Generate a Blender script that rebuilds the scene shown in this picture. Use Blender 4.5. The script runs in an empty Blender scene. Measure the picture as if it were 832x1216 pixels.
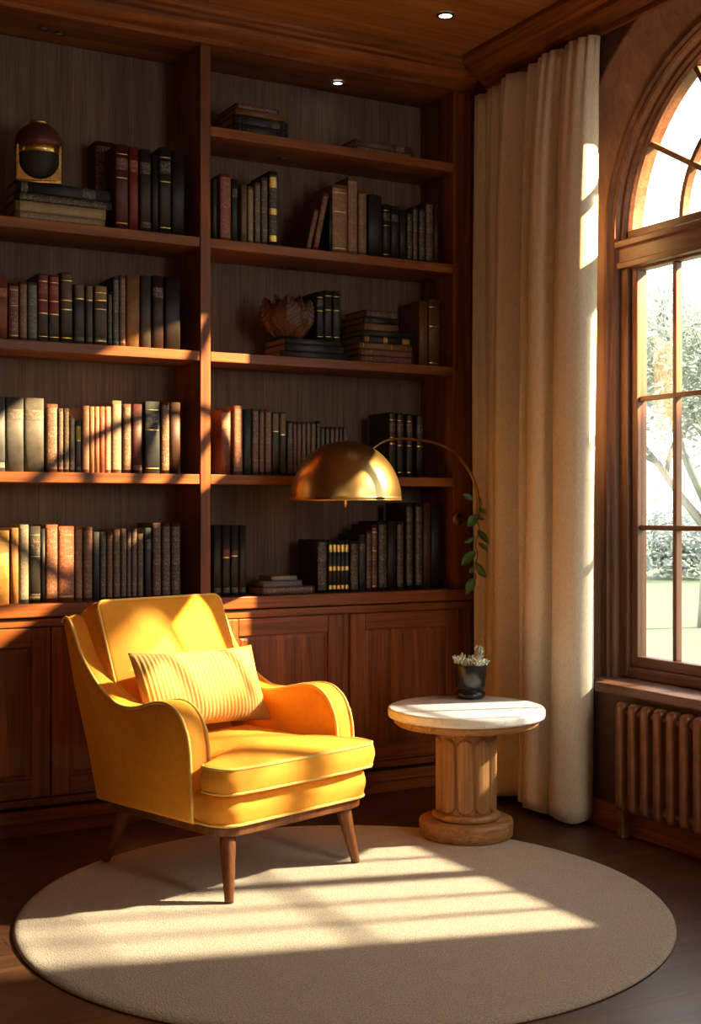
import bpy, math, random
from mathutils import Vector, Matrix
R = random.Random(7)
C = bpy.context.scene.collection
PI = math.pi

# ------------------------------------------------------------------ camera
ANG = math.radians(28.7); SN, CS = math.sin(ANG), math.cos(ANG); FPX = 1526.0; HZ = 605.0; CH = 1.3
cam_d = bpy.data.cameras.new('camera'); cam = bpy.data.objects.new('camera', cam_d); C.objects.link(cam)
cam.location = (0, 0, CH); cam.rotation_euler = (PI/2, 0, -ANG)
cam_d.sensor_fit = 'HORIZONTAL'; cam_d.sensor_width = 36; cam_d.lens = 36*FPX/832; cam_d.shift_y = -3/832
cam_d.clip_end = 300
bpy.context.scene.camera = cam

def ray(x):
    k = (x-416)/FPX
    return SN+k*CS, CS-k*SN
def atY(x, y, Y):                      # room point that lies on the plane Y=const
    a, b = ray(x); d = Y/b
    return Vector((a*d, Y, CH-(y-HZ)/FPX*d))
def atD(x, y, d):
    a, b = ray(x)
    return Vector((a*d, b*d, CH-(y-HZ)/FPX*d))

# ------------------------------------------------------------------ materials
def new_mat(name):
    m = bpy.data.materials.new(name); m.use_nodes = True
    nt = m.node_tree; nt.nodes.clear()
    out = nt.nodes.new('ShaderNodeOutputMaterial')
    b = nt.nodes.new('ShaderNodeBsdfPrincipled')
    nt.links.new(b.outputs[0], out.inputs[0])
    return m, nt, b, out
def coords(nt, scale, kind='Object'):
    tc = nt.nodes.new('ShaderNodeTexCoord'); mp = nt.nodes.new('ShaderNodeMapping')
    mp.inputs['Scale'].default_value = scale
    nt.links.new(tc.outputs[kind], mp.inputs[0]); return mp.outputs[0]
def noise(nt, vec, scale=5, detail=4, rough=.5, dist=0):
    n = nt.nodes.new('ShaderNodeTexNoise'); n.inputs['Scale'].default_value = scale
    n.inputs['Detail'].default_value = detail; n.inputs['Roughness'].default_value = rough
    n.inputs['Distortion'].default_value = dist
    if vec is not None: nt.links.new(vec, n.inputs['Vector'])
    return n.outputs['Fac']
def ramp(nt, fac, stops):
    r = nt.nodes.new('ShaderNodeValToRGB'); e = r.color_ramp.elements
    while len(e) < len(stops): e.new(.5)
    for el, (p, c) in zip(e, stops):
        el.position = p; el.color = (*c, 1) if len(c) == 3 else c
    nt.links.new(fac, r.inputs[0]); return r.outputs[0]
def mix(nt, fac, a, b, mode='MIX'):
    n = nt.nodes.new('ShaderNodeMix'); n.data_type = 'RGBA'; n.blend_type = mode
    for s, v in ((0, fac), (6, a), (7, b)):
        if hasattr(v, 'links'): nt.links.new(v, n.inputs[s])
        elif s == 0: n.inputs[0].default_value = v
        else: n.inputs[s].default_value = (*v, 1)
    return n.outputs[2]
def bump(nt, b, h, strength=.2, dist=.01):
    n = nt.nodes.new('ShaderNodeBump'); n.inputs['Strength'].default_value = strength
    n.inputs['Distance'].default_value = dist
    nt.links.new(h, n.inputs['Height']); nt.links.new(n.outputs[0], b.inputs['Normal'])
def wood(name, axis, dark, light, rough=.42, fine=1.0):
    m, nt, b, o = new_mat(name)
    s = [14, 14, 14]; s[axis] = .8
    s2 = [110, 110, 110]; s2[axis] = 3.0
    v = coords(nt, s); v2 = coords(nt, s2)
    n1 = noise(nt, v, 1.0, 6, .55, 1.2); n2 = noise(nt, v2, 1.0, 3, .6)
    c = ramp(nt, n1, [(.28, dark), (.55, tuple((a+c_)/2 for a, c_ in zip(dark, light))), (.75, light)])
    p = ramp(nt, n2, [(.35, (.55, .5, .46)), (.55, (1, 1, 1))])
    nt.links.new(mix(nt, .75*fine, c, p, 'MULTIPLY'), b.inputs['Base Color'])
    b.inputs['Roughness'].default_value = rough; b.inputs['Specular IOR Level'].default_value = .35
    bump(nt, b, n2, .12, .004)
    return m
def plain(name, col, rough=.5, metal=0, nscale=0, namt=.25, bumps=0, bscale=200, sheen=0):
    m, nt, b, o = new_mat(name)
    b.inputs['Base Color'].default_value = (*col, 1); b.inputs['Roughness'].default_value = rough
    b.inputs['Metallic'].default_value = metal
    if sheen: b.inputs['Sheen Weight'].default_value = sheen; b.inputs['Sheen Roughness'].default_value = .4; b.inputs['Sheen Tint'].default_value = (*col, 1)
    v = coords(nt, (1, 1, 1))
    if nscale:
        n = noise(nt, v, nscale, 5, .6)
        nt.links.new(ramp(nt, n, [(.3, tuple(c*(1-namt) for c in col)), (.7, tuple(min(1, c*(1+namt)) for c in col))]), b.inputs['Base Color'])
    if bumps:
        bump(nt, b, noise(nt, v, bscale, 3, .6), bumps, .004)
    return m
DK, LT = (.095, .028, .0075), (.36, .112, .019)
WX, WY, WZ = (wood('walnut_grain_'+'xyz'[i], i, DK, LT) for i in range(3))
BACK = wood('back_panel_wood', 2, (.095, .056, .036), (.19, .122, .082), .6)
CEIL = wood('ceiling_oak', 0, (.27, .095, .022), (.52, .21, .05), .5)
FRX, FRY, FRZ = (wood('window_wood_'+'xyz'[i], i, (.10, .042, .022), (.24, .11, .062), .38) for i in range(3))
TBL = wood('table_oak', 2, (.27, .12, .04), (.58, .31, .115), .5)
TBX = wood('table_oak_flat', 0, (.27, .12, .04), (.58, .31, .115), .5)
LEGM = wood('chair_leg_wood', 2, (.13, .042, .013), (.27, .10, .032), .35)
def floor_mat():
    m, nt, b, o = new_mat('floor_planks')
    v = coords(nt, (1, 1, 1))
    br = nt.nodes.new('ShaderNodeTexBrick'); nt.links.new(v, br.inputs['Vector'])
    br.inputs['Scale'].default_value = 1; br.inputs['Mortar Size'].default_value = .0016
    br.inputs['Brick Width'].default_value = 1.5; br.inputs['Row Height'].default_value = .145
    br.inputs['Color1'].default_value = (.6, .6, .6, 1); br.inputs['Color2'].default_value = (1, 1, 1, 1)
    br.inputs['Mortar'].default_value = (.12, .1, .09, 1); br.offset = .37
    n1 = noise(nt, coords(nt, (1.2, 18, 1)), 1, 6, .6, 1.0)
    c = ramp(nt, n1, [(.3, (.050, .020, .009)), (.7, (.135, .058, .026))])
    nt.links.new(mix(nt, .85, c, br.outputs['Color'], 'MULTIPLY'), b.inputs['Base Color'])
    b.inputs['Roughness'].default_value = .36
    bump(nt, b, br.outputs['Color'], .15, .002)
    return m
FLOORM = floor_mat()
def rug_mat():
    m, nt, b, o = new_mat('rug_pile')
    v = coords(nt, (1, 1, 1))
    n = noise(nt, v, 160, 4, .7); n2 = noise(nt, v, 14, 3, .5)
    c = ramp(nt, n, [(.3, (.42, .325, .225)), (.68, (.80, .665, .49))])
    nt.links.new(mix(nt, .3, c, ramp(nt, n2, [(.3, (.75, .75, .75)), (.7, (1, 1, 1))]), 'MULTIPLY'), b.inputs['Base Color'])
    b.inputs['Roughness'].default_value = .95; b.inputs['Sheen Weight'].default_value = .2
    bump(nt, b, n, .9, .012)
    return m
RUG = rug_mat()
YEL = plain('mustard_velvet', (.86, .35, .022), .85, 0, 40, .05, .15, 500, .3)
PIPE = plain('pale_mustard_piping', (.85, .52, .12), .8)
RIB = plain('ribbed_mustard', (.44, .245, .06), .9, 0, 60, .06, .1, 500)
def curtain_mat():
    m, nt, b, o = new_mat('cream_linen')
    v = coords(nt, (1, 1, 1))
    n = noise(nt, coords(nt, (250, 250, 60)), 1, 3, .6)
    nt.links.new(ramp(nt, n, [(.3, (.50, .42, .31)), (.7, (.66, .57, .44))]), b.inputs['Base Color'])
    b.inputs['Roughness'].default_value = .9
    bump(nt, b, n, .2, .002)
    return m
CURT = curtain_mat()
BRASS = plain('brushed_brass', (.52, .39, .17), .3, 1, 0)
BRASSD = plain('aged_brass', (.42, .24, .10), .33, 1)
GOLD = plain('gilt', (.72, .50, .16), .35, 1, 90, .35)
BLACKM = plain('black_glaze', (.018, .017, .017), .22, .3)
URNB = plain('charcoal_clay', (.022, .016, .013), .75, 0, 40, .3, .2, 120)
URNR = plain('oxblood_clay', (.085, .020, .012), .55, 0, 25, .35, .2, 80)
def marble_mat():
    m, nt, b, o = new_mat('white_marble')
    n = noise(nt, coords(nt, (1, 1, 1)), 5, 8, .65, 2.2)
    nt.links.new(ramp(nt, n, [(.38, (.80, .77, .71)), (.485, (.82, .79, .74)), (.5, (.58, .54, .49)), (.515, (.82, .79, .74))]), b.inputs['Base Color'])
    b.inputs['Roughness'].default_value = .28
    return m
MARB = marble_mat()
RADM = plain('radiator_bronze_paint', (.21, .09, .045), .38, .2, 20, .2)
PAGES = plain('page_edges', (.30, .225, .14), .9, 0, 150, .15)
LEAFG = plain('vine_leaf_green', (.055, .14, .03), .4, 0, 30, .35)
STEM = plain('vine_stem', (.16, .08, .04), .6)
SUCC = plain('succulent_leaf', (.60, .64, .52), .6, 0, 60, .3)
SOIL = plain('soil', (.03, .02, .013), .95, 0, 60, .3, .5, 100)
CARV = plain('carved_dark_wood', (.085, .036, .019), .5, 0, 30, .4, .35, 90)
REVM = wood('reveal_wood', 2, (.20, .105, .065), (.33, .185, .12), .45, .5)
WALLM = plain('wall_panel_brown', (.060, .024, .012), .6, 0, 6, .2)
PLAST = plain('room_wall_paint', (.16, .085, .045), .85, 0, 4, .1)
CHROME = plain('light_trim_metal', (.06, .05, .045), .4, .6)
LENSOFF = plain('unlit_lens', (.40, .37, .34), .35)
GAPSHADE = plain('gap_shade_colour', (.02, .01, .006), .8)  # near-black colour that paints the shade in the gap below the worktop
def emis(name, col, s):
    m, nt, b, o = new_mat(name)
    b.inputs['Base Color'].default_value = (.8, .8, .8, 1)
    b.inputs['Emission Color'].default_value = (*col, 1); b.inputs['Emission Strength'].default_value = s
    return m
LENSON = emis('lit_lens', (1, .92, .8), 9)
def glass_mat():
    m = bpy.data.materials.new('window_glass'); m.use_nodes = True; nt = m.node_tree; nt.nodes.clear()
    o = nt.nodes.new('ShaderNodeOutputMaterial'); mx = nt.nodes.new('ShaderNodeMixShader')
    t = nt.nodes.new('ShaderNodeBsdfTransparent'); g = nt.nodes.new('ShaderNodeBsdfGlossy')
    g.inputs['Roughness'].default_value = .02; t.inputs[0].default_value = (.97, .98, .97, 1)
    mx.inputs[0].default_value = .05
    nt.links.new(t.outputs[0], mx.inputs[1]); nt.links.new(g.outputs[0], mx.inputs[2]); nt.links.new(mx.outputs[0], o.inputs[0])
    return m
GLASS = glass_mat()
def book_mat():
    m, nt, b, o = new_mat('book_cloth')
    oi = nt.nodes.new('ShaderNodeObjectInfo')
    v = coords(nt, (1, 1, 1)); n = noise(nt, v, 45, 6, .65)
    f = ramp(nt, n, [(.3, (.62, .62, .62)), (.68, (1.2, 1.17, 1.12))])
    nt.links.new(mix(nt, 1, oi.outputs['Color'], f, 'MULTIPLY'), b.inputs['Base Color'])
    b.inputs['Roughness'].default_value = .55
    bump(nt, b, noise(nt, v, 300, 3, .6), .15, .002)
    return m
BOOKM = book_mat()
def letter_mat():                       # worn illegible gilt tooling, as the spines show
    m, nt, b, o = new_mat('worn_gilt_tooling')
    oi = nt.nodes.new('ShaderNodeObjectInfo')
    n = noise(nt, coords(nt, (230, 230, 150)), 1, 3, .7, .4)
    n2 = noise(nt, coords(nt, (12, 12, 55)), 1, 2, .5)
    f = ramp(nt, n, [(.48, (0, 0, 0)), (.64, (.6, .6, .6))])
    f2 = ramp(nt, n2, [(.42, (.25, .25, .25)), (.62, (1, 1, 1))])
    nt.links.new(mix(nt, mix(nt, 1, f, f2, 'MULTIPLY'), oi.outputs['Color'], (.55, .43, .26)), b.inputs['Base Color'])
    b.inputs['Roughness'].default_value = .5
    return m
LETTER = letter_mat()

# ------------------------------------------------------------------ mesh helpers
class MB:
    def __init__(s): s.v = []; s.f = []; s.sm = []
    def add(s, vs, fs, smooth=False):
        n = len(s.v); s.v += [tuple(p) for p in vs]
        s.f += [tuple(i+n for i in f) for f in fs]; s.sm += [smooth]*len(fs); return s
    def box(s, x0, x1, y0, y1, z0, z1):
        vs = [(x, y, z) for x in (x0, x1) for y in (y0, y1) for z in (z0, z1)]
        return s.add(vs, [(0, 1, 3, 2), (4, 6, 7, 5), (0, 4, 5, 1), (2, 3, 7, 6), (0, 2, 6, 4), (1, 5, 7, 3)])
    def lathe(s, prof, n=48, cen=(0, 0), rfun=None, cap=True):
        vs = []; fs = []
        for i, (r, z) in enumerate(prof):
            for k in range(n):
                a = 2*PI*k/n; rr = r if rfun is None else rfun(r, z, a)
                vs.append((cen[0]+rr*math.cos(a), cen[1]+rr*math.sin(a), z))
        for i in range(len(prof)-1):
            for k in range(n):
                k2 = (k+1) % n
                fs.append((i*n+k, i*n+k2, (i+1)*n+k2, (i+1)*n+k))
        s.add(vs, fs, True)
        if cap:
            for i, fl in ((0, True), (len(prof)-1, False)):
                if prof[i][0] > 1e-5:
                    ring = [vs[i*n+k] for k in range(n)]
                    s.add(ring, [tuple(reversed(range(n))) if fl else tuple(range(n))])
        return s
    def tube(s, pts, rad, n=10, closed=False):
        pts = [Vector(p) for p in pts]; m = len(pts); vs = []; fs = []
        up = None
        for i, p in enumerate(pts):
            a = pts[(i-1) % m] if (closed or i > 0) else p
            b = pts[(i+1) % m] if (closed or i < m-1) else p
            t = (b-a).normalized() if (b-a).length > 1e-9 else Vector((0, 0, 1))
            if up is None:
                up = Vector((0, 0, 1)) if abs(t.z) < .9 else Vector((1, 0, 0))
            u = (up-t*up.dot(t))
            u = u.normalized() if u.length > 1e-6 else t.orthogonal().normalized()
            up = u; w = t.cross(u)
            r = rad[i] if isinstance(rad, (list, tuple)) else rad
            for k in range(n):
                an = 2*PI*k/n; vs.append(p+u*(r*math.cos(an))+w*(r*math.sin(an)))
        for i in range(m if closed else m-1):
            j = (i+1) % m
            for k in range(n):
                k2 = (k+1) % n; fs.append((i*n+k, i*n+k2, j*n+k2, j*n+k))
        if not closed:
            fs.append(tuple(reversed(range(n)))); fs.append(tuple((m-1)*n+k for k in range(n)))
        return s.add(vs, fs, True)
    def prism(s, poly, fn0, fn1, smooth=False):          # poly 2-D, fn maps 2-D to 3-D on both ends
        n = len(poly); vs = [fn0(*p) for p in poly]+[fn1(*p) for p in poly]
        fs = [tuple(reversed(range(n))), tuple(range(n, 2*n))]
        s.add(vs, fs)
        s.add(vs, [(i, (i+1) % n, n+(i+1) % n, n+i) for i in range(n)], smooth)
        return s
    def rings(s, rs, cap=True, closed=True):
        n = len(rs[0]); vs = [p for r in rs for p in r]
        fs = [(i*n+k, i*n+(k+1) % n, (i+1)*n+(k+1) % n, (i+1)*n+k) for i in range(len(rs)-1) for k in range(n if closed else n-1)]
        if cap: fs += [tuple(reversed(range(n))), tuple((len(rs)-1)*n+k for k in range(n))]
        return s.add(vs, fs, True)
    def grid(s, fn, nu, nv):
        vs = [fn(i/nu, j/nv) for i in range(nu+1) for j in range(nv+1)]
        fs = [(i*(nv+1)+j, (i+1)*(nv+1)+j, (i+1)*(nv+1)+j+1, i*(nv+1)+j+1) for i in range(nu) for j in range(nv)]
        return s.add(vs, fs, True)
    def xf(s, M):
        s.v = [tuple(M @ Vector(p)) for p in s.v]; return s
    def build(s, name, mat, parent=None, bevel=0, seg=2, smooth=None, rel=True):
        off = parent.location if (parent is not None and rel) else Vector((0, 0, 0))
        if parent is not None and rel and parent.parent is not None: off = off+parent.parent.location
        me = bpy.data.meshes.new(name)
        me.from_pydata([tuple(Vector(p)-off) for p in s.v], [], s.f)
        for p, sm in zip(me.polygons, s.sm): p.use_smooth = sm if smooth is None else smooth
        me.materials.append(mat); me.update()
        import bmesh
        bm = bmesh.new(); bm.from_mesh(me); bmesh.ops.remove_doubles(bm, verts=bm.verts, dist=1e-6)
        bmesh.ops.recalc_face_normals(bm, faces=bm.faces); bm.to_mesh(me); bm.free()
        o = bpy.data.objects.new(name, me); C.objects.link(o)
        if parent is not None: o.parent = parent
        if bevel:
            b = o.modifiers.new('bevel', 'BEVEL'); b.width = bevel; b.segments = seg; b.limit_method = 'ANGLE'; b.angle_limit = .7
        return o
def boxes(name, lst, mat, parent, bevel=.004):
    return [MB().box(*b_).build(name, mat, parent, bevel=bevel) for b_ in lst]
def tag(o, label, cat, group=None):
    o['label'] = label; o['category'] = cat
    if group: o['group'] = group
    return o
def thing(name, label, cat, loc=(0, 0, 0), rz=0, group=None):
    o = bpy.data.objects.new(name, None); C.objects.link(o); o.empty_display_size = .1
    o.location = loc; o.rotation_euler = (0, 0, rz); return tag(o, label, cat, group)
def struct(o): o['kind'] = 'structure'; return o
def catmull(p, n=8, closed=False):
    p = [Vector(q) for q in p]; m = len(p); out = []
    for i in range(m if closed else m-1):
        if closed: a, b, c, d = p[(i-1) % m], p[i], p[(i+1) % m], p[(i+2) % m]
        else: a, b, c, d = p[max(i-1, 0)], p[i], p[i+1], p[min(i+2, m-1)]
        for k in range(n):
            t = k/n
            out.append(.5*((2*b)+(c-a)*t+(2*a-5*b+4*c-d)*t*t+(3*b-a-3*c+d)*t**3))
    if not closed: out.append(p[-1])
    return out
def rrect(x0, x1, y0, y1, r, n=8):
    out = []
    for cx, cy, a0 in ((x1-r, y0+r, -PI/2), (x1-r, y1-r, 0), (x0+r, y1-r, PI/2), (x0+r, y0+r, PI)):
        for k in range(n+1):
            a = a0+PI/2*k/n; out.append((cx+r*math.cos(a), cy+r*math.sin(a)))
    return out
def dense(poly, step):
    out = []
    for i, p in enumerate(poly):
        q = poly[(i+1) % len(poly)]; L = math.dist(p, q); n = max(1, int(L/step))
        out += [(p[0]+(q[0]-p[0])*k/n, p[1]+(q[1]-p[1])*k/n) for k in range(n)]
    return out

# ------------------------------------------------------------------ room shell
WXR = 3.45; YB = 5.42; ZC = 3.40; XL = -1.7; YF = -1.6
struct(MB().box(XL, 3.75, YF, YB+.1, -.1, 0).build('floor', FLOORM))
struct(MB().box(XL-.1, 3.75, YF-.1, YB+.1, ZC, ZC+.1).build('ceiling', CEIL))
struct(MB().box(XL-.1, 3.75, YB, YB+.12, 0, ZC).build('wall_back', WALLM))
struct(MB().box(XL-.1, XL, YF, YB, 0, ZC).build('wall_left', PLAST))
struct(MB().box(XL-.1, 3.75, YF-.1, YF, 0, ZC).build('wall_front', PLAST))
YC, ZS = 3.45, 2.43                     # window centre and spring line
RO, RI = .95, .78
wall = MB(); X0, X1 = WXR, 3.75
def wp(poly): wall.prism(poly, lambda a, b: (X0, a, b), lambda a, b: (X1, a, b))
wp([(YC+RO, 0), (YB, 0), (YB, ZC), (YC+RO, ZC)]); wp([(YF, 0), (YC-RO, 0), (YC-RO, ZC), (YF, ZC)])
wp([(YC-RO, 0), (YC+RO, 0), (YC+RO, .56), (YC-RO, .56)])
NA = 40
for i in range(NA):
    a, b = PI*i/NA, PI*(i+1)/NA
    p, q = (YC+RO*math.cos(a), ZS+RO*math.sin(a)), (YC+RO*math.cos(b), ZS+RO*math.sin(b))
    wp([q, p, (p[0], ZC), (q[0], ZC)])
struct(wall.build('wall_right', WALLM))
struct(MB().box(3.432, 3.449, YF, 5.05, 0, .11).build('baseboard_right', WY, bevel=.004))
# cornices: stepped and rounded mouldings
cprof = [(0, 3.28), (.018, 3.28), (.018, 3.30), (.03, 3.305), (.055, 3.315), (.075, 3.33), (.085, 3.345), (.11, 3.35), (.118, 3.362), (.14, 3.368), (.15, 3.38), (.15, 3.399), (0, 3.399)]
struct(MB().prism(cprof, lambda a, b: (XL, 5.10-a, b), lambda a, b: (3.449-a*.2, 5.10-a, b), False).build('trim_1', WX))
cp2 = [(a, 3.25+(b-3.28)*1.25) for a, b in cprof]
struct(MB().prism(cp2, lambda a, b: (3.449-a, YF, b), lambda a, b: (3.449-a, 4.96, b), False).build('trim_2', WY))

# ------------------------------------------------------------------ window
win = bpy.data.objects.new('window_1', None); C.objects.link(win); struct(win); win.location = (3.6, YC, .56)
def arch(r, zb, n=88): return [(YC+r, zb)]+[(YC+r*math.cos(PI*i/n), ZS+r*math.sin(PI*i/n)) for i in range(n+1)]+[(YC-r, zb)]
def sweep(mb, sects, zb, n=88):         # sects: (radius, x) closed section swept round jambs and arch
    rs = []
    for k in range(len(arch(1, zb, n))):
        rs.append([(x, *arch(r, zb, n)[k]) for r, x in sects])
    mb.rings(rs)
m = MB(); sweep(m, [(.955, 3.449), (.958, 3.452), (.80, 3.60), (.775, 3.58), (.775, 3.56)], .595); m.build('reveal', REVM, win, smooth=False)
m = MB()
sweep(m, [(.80, 3.555), (.785, 3.535), (.768, 3.535), (.760, 3.55), (.752, 3.548), (.744, 3.556), (.738, 3.575), (.738, 3.70), (.80, 3.70)], .585)
m.build('casing', FRZ, win, smooth=False)
# arched frame of the fanlight, transom, rectangular frame below
RG = .70
m = MB(); rs = []
for i in range(89):
    a = PI*i/88
    rs.append([(x, YC+r*math.cos(a), ZS+r*math.sin(a)) for r, x in ((.745, 3.585), (.725, 3.585), (.718, 3.60), (.708, 3.60), (RG, 3.615), (RG, 3.67), (.745, 3.67))])
m.rings(rs)
m.build('fanlight_frame', FRY, win, smooth=False)
boxes('fanlight_rail', [(3.60, 3.67, YC-.745, YC+.745, ZS-.005, ZS+.035)], FRY, win)
m = MB().prism([(3.69, -.125), (3.565, -.125), (3.565, -.10), (3.575, -.097), (3.575, -.042), (3.555, -.035), (3.555, -.012), (3.575, -.006), (3.575, -.002), (3.69, -.002)], lambda a, b: (a, YC-.742, ZS+b), lambda a, b: (a, YC+.742, ZS+b))
m.build('transom', FRY, win, bevel=.003)
m = MB(); RIN = .42
rs = []
for i in range(31):
    a = PI*i/30
    rs.append([(x, YC+r*math.cos(a), ZS+.03+r*math.sin(a)) for r, x in ((RIN+.011, 3.622), (RIN-.011, 3.622), (RIN-.011, 3.655), (RIN+.011, 3.655))])
m.rings(rs); m.build('fanlight_muntin', FRY, win, smooth=False)
for i in range(1, 6):
    a = PI*i/6; c_, s_ = math.cos(a), math.sin(a); w = .011
    poly = [(0-w*s_, w*c_), (w*s_, -w*c_), (RG*1.01*c_+w*s_, RG*1.01*s_-w*c_), (RG*1.01*c_-w*s_, RG*1.01*s_+w*c_)]
    MB().prism([(YC+p, ZS+.03+q) for p, q in poly], lambda a_, b_: (3.618, a_, b_), lambda a_, b_: (3.655, a_, b_)).build('fanlight_muntin', FRY, win, bevel=.003)
ZB0, ZB1 = .69, 2.295
for s_ in (-1, 1):
    a, b = sorted((YC+s_*.695, YC+s_*.745)); boxes('jamb', [(3.585, 3.69, a, b, .60, 2.33)], FRZ, win, .006)
boxes('bottom_rail', [(3.587, 3.688, YC-.6955, YC+.6955, .599, .645)], FRY, win, .006)
for s_ in (-1, 1):
    ya, yb = sorted((YC+s_*.006, YC+s_*.695)); g0, g1 = ya+.036, yb-.036
    so = MB().box(3.633, 3.637, g0, g1, ZB0, ZB1).build('sash', GLASS, win)
    boxes('stile', [(3.605, 3.66, ya, g0, .645, 2.33), (3.605, 3.66, g1, yb, .645, 2.33)], FRZ, so, .006)
    boxes('rail', [(3.606, 3.659, ya, yb, .645, ZB0), (3.606, 3.659, ya, yb, ZB1, 2.33)], FRY, so, .006)
    for k in (1, 2):
        y = g0+(g1-g0)*k/3; boxes('muntin', [(3.618, 3.652, y-.0105, y+.0105, ZB0, ZB1)], FRZ, so)
        z = ZB0+(ZB1-ZB0)*k/3; boxes('muntin', [(3.6185, 3.6515, g0, g1, z-.0105, z+.0105)], FRY, so)
m = MB(); n = 40
m.prism([(YC+RG*math.cos(PI*i/n), ZS+.03+(RG-.02)*math.sin(PI*i/n)) for i in range(n+1)], lambda a, b: (3.633, a, b), lambda a, b: (3.637, a, b))
m.build('fanlight_pane', GLASS, win)
m = MB().prism([(3.395, YC-1.0), (3.395, 4.125), (3.455, 4.125), (3.455, YC+.945), (3.72, YC+.945), (3.72, YC-.945), (3.46, YC-1.0)], lambda a, b: (a, b, .558), lambda a, b: (a, b, .598)); m.build('sill', FRY, win, bevel=.006)

# ------------------------------------------------------------------ bookcase
XA, XD0, XD1, XE = .80, 2.065, 2.112, 3.35     # left side, divider, right side
SZ = [1.45, 1.975, 2.46]; ZT = 2.94; SY = 5.10; SB = 5.40
bc = thing('bookcase', 'tall built-in dark walnut bookcase with two bays of shelves along the back wall', 'bookcase', (2.1, 5.25, .925))
MB().box(XA, 3.448, SB-.002, 5.418, .926, 3.28).build('back_panel', BACK, bc)
MB().box(XD0, XD1, SY, SB-.003, .926, 3.28).build('divider', WZ, bc, bevel=.003)
MB().box(XA-.05, XA, SY, SB-.003, .926, 3.28).build('side_panel', WZ, bc, bevel=.003)
MB().box(XE, 3.448, SY+.004, SB-.003, .926, 3.28).build('side_panel', WZ, bc, bevel=.003)
MB().box(XA-.05, 3.448, SY, SB-.003, 3.281, 3.398).build('header', WX, bc)
for z in SZ:
    MB().box(XA+.001, XD0-.001, SY+.004, SB-.004, z-.042, z).build('shelf', WX, bc, bevel=.003)
for z in SZ+[ZT]:
    MB().box(XD1+.001, XE-.001, SY+.004, SB-.004, z-.042, z).build('shelf', WX, bc, bevel=.003)
wt = tag(MB().box(XA-.06, 3.447, 5.065, SB, .872, .925).build('worktop', WX, bevel=.005), 'long walnut worktop running over the base cabinets below the shelves', 'worktop')
def base_cabinet(x0, x1, doors, label):
    t = thing('base_cabinet', label, 'cabinet', ((x0+x1)/2, 5.25, 0), 0, 'base cabinets under the bookcase')
    MB().box(x0+.001, x1-.001, 5.105, SB, .115, .871).build('carcass', WZ, t)
    boxes('face_rail', [(x0+.001, x1-.001, 5.086, 5.105, .832, .865), (x0+.001, x1-.001, 5.086, 5.105, .118, .148)], WX, t, .003)
    boxes('plinth', [(x0+.001, x1-.001, 5.10, SB, 0, .10)], WX, t); boxes('plinth_moulding', [(x0+.001, x1-.001, 5.075, 5.12, .055, .105)], WX, t, .008)
    MB().box(x0+.002, x1-.002, 5.097, 5.106, .865, .872).build('painted_gap_shade', GAPSHADE, t)  # dark strip painting the shade between worktop and face rail
    for a, b in doors:
        w = .075; z0, z1 = .153, .828
        p = MB(); a2, b2, c2, d2 = a+w-.002, b-w+.002, z0+w-.002, z1-w+.002; i = .022
        vs = [(a2, 5.098, c2), (b2, 5.098, c2), (b2, 5.098, d2), (a2, 5.098, d2), (a2+.008, 5.0985, c2+.008), (b2-.008, 5.0985, c2+.008), (b2-.008, 5.0985, d2-.008), (a2+.008, 5.0985, d2-.008),
              (a2+i, 5.0935, c2+i), (b2-i, 5.0935, c2+i), (b2-i, 5.0935, d2-i), (a2+i, 5.0935, d2-i)]
        fs = [(k, (k+1) % 4, 4+(k+1) % 4, 4+k) for k in range(4)]+[(4+k, 4+(k+1) % 4, 8+(k+1) % 4, 8+k) for k in range(4)]+[(8, 9, 10, 11)]
        p.add(vs, fs); p.prism([(a2, c2), (b2, c2), (b2, d2), (a2, d2)], lambda q, r_: (q, 5.098, r_), lambda q, r_: (q, 5.1045, r_))
        d = p.build('door', WZ, t)
        boxes('stile', [(a, a+w, 5.083, 5.104, z0, z1), (b-w, b, 5.083, 5.104, z0, z1)], WZ, d)
        boxes('rail', [(a+w, b-w, 5.0832, 5.104, z1-w, z1), (a+w, b-w, 5.0832, 5.104, z0, z0+w)], WX, d)
    return t
base_cabinet(.75, 2.088, [(.80, 1.415), (1.421, 2.02)], 'walnut base cabinet in the left bay, partly hidden behind the yellow armchair')
base_cabinet(2.090, 3.447, [(2.16, 2.745), (2.785, 3.37)], 'walnut base cabinet in the right bay, behind and left of the round table')

# ------------------------------------------------------------------ recessed lights
def downlight(x, y, z, r, on, label):
    t = thing('recessed_light', label, 'light', (x, y, z), 0, 'small round recessed lights')
    MB().lathe([(r*.72, z-.001), (r*.78, z-.007), (r, z-.005), (r*1.05, z-.0005)], 28, (x, y), cap=False).build('trim_ring', CHROME, t)
    MB().lathe([(0, z-.003), (r*.74, z-.003), (r*.74, z-.0008)], 28, (x, y), cap=False).build('lens', LENSON if on else LENSOFF, t)
downlight(2.975, 4.594, ZC, .037, True, 'lit round downlight in the room ceiling above the corner')
downlight(2.81, 5.255, 3.28, .028, True, 'lit round downlight in the top of the right bay')
downlight(1.432, 5.236, 3.28, .023, False, 'unlit round spot in the top of the left bay, left of two')
downlight(1.506, 5.262, 3.28, .023, False, 'unlit round spot in the top of the left bay, right of two')
downlight(2.538, 5.284, ZT-.043, .022, False, 'dark round spot under the topmost shelf of the right bay')
downlight(2.61, 5.33, SZ[2]-.043, .022, False, 'dark round spot under the second shelf of the right bay')

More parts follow.
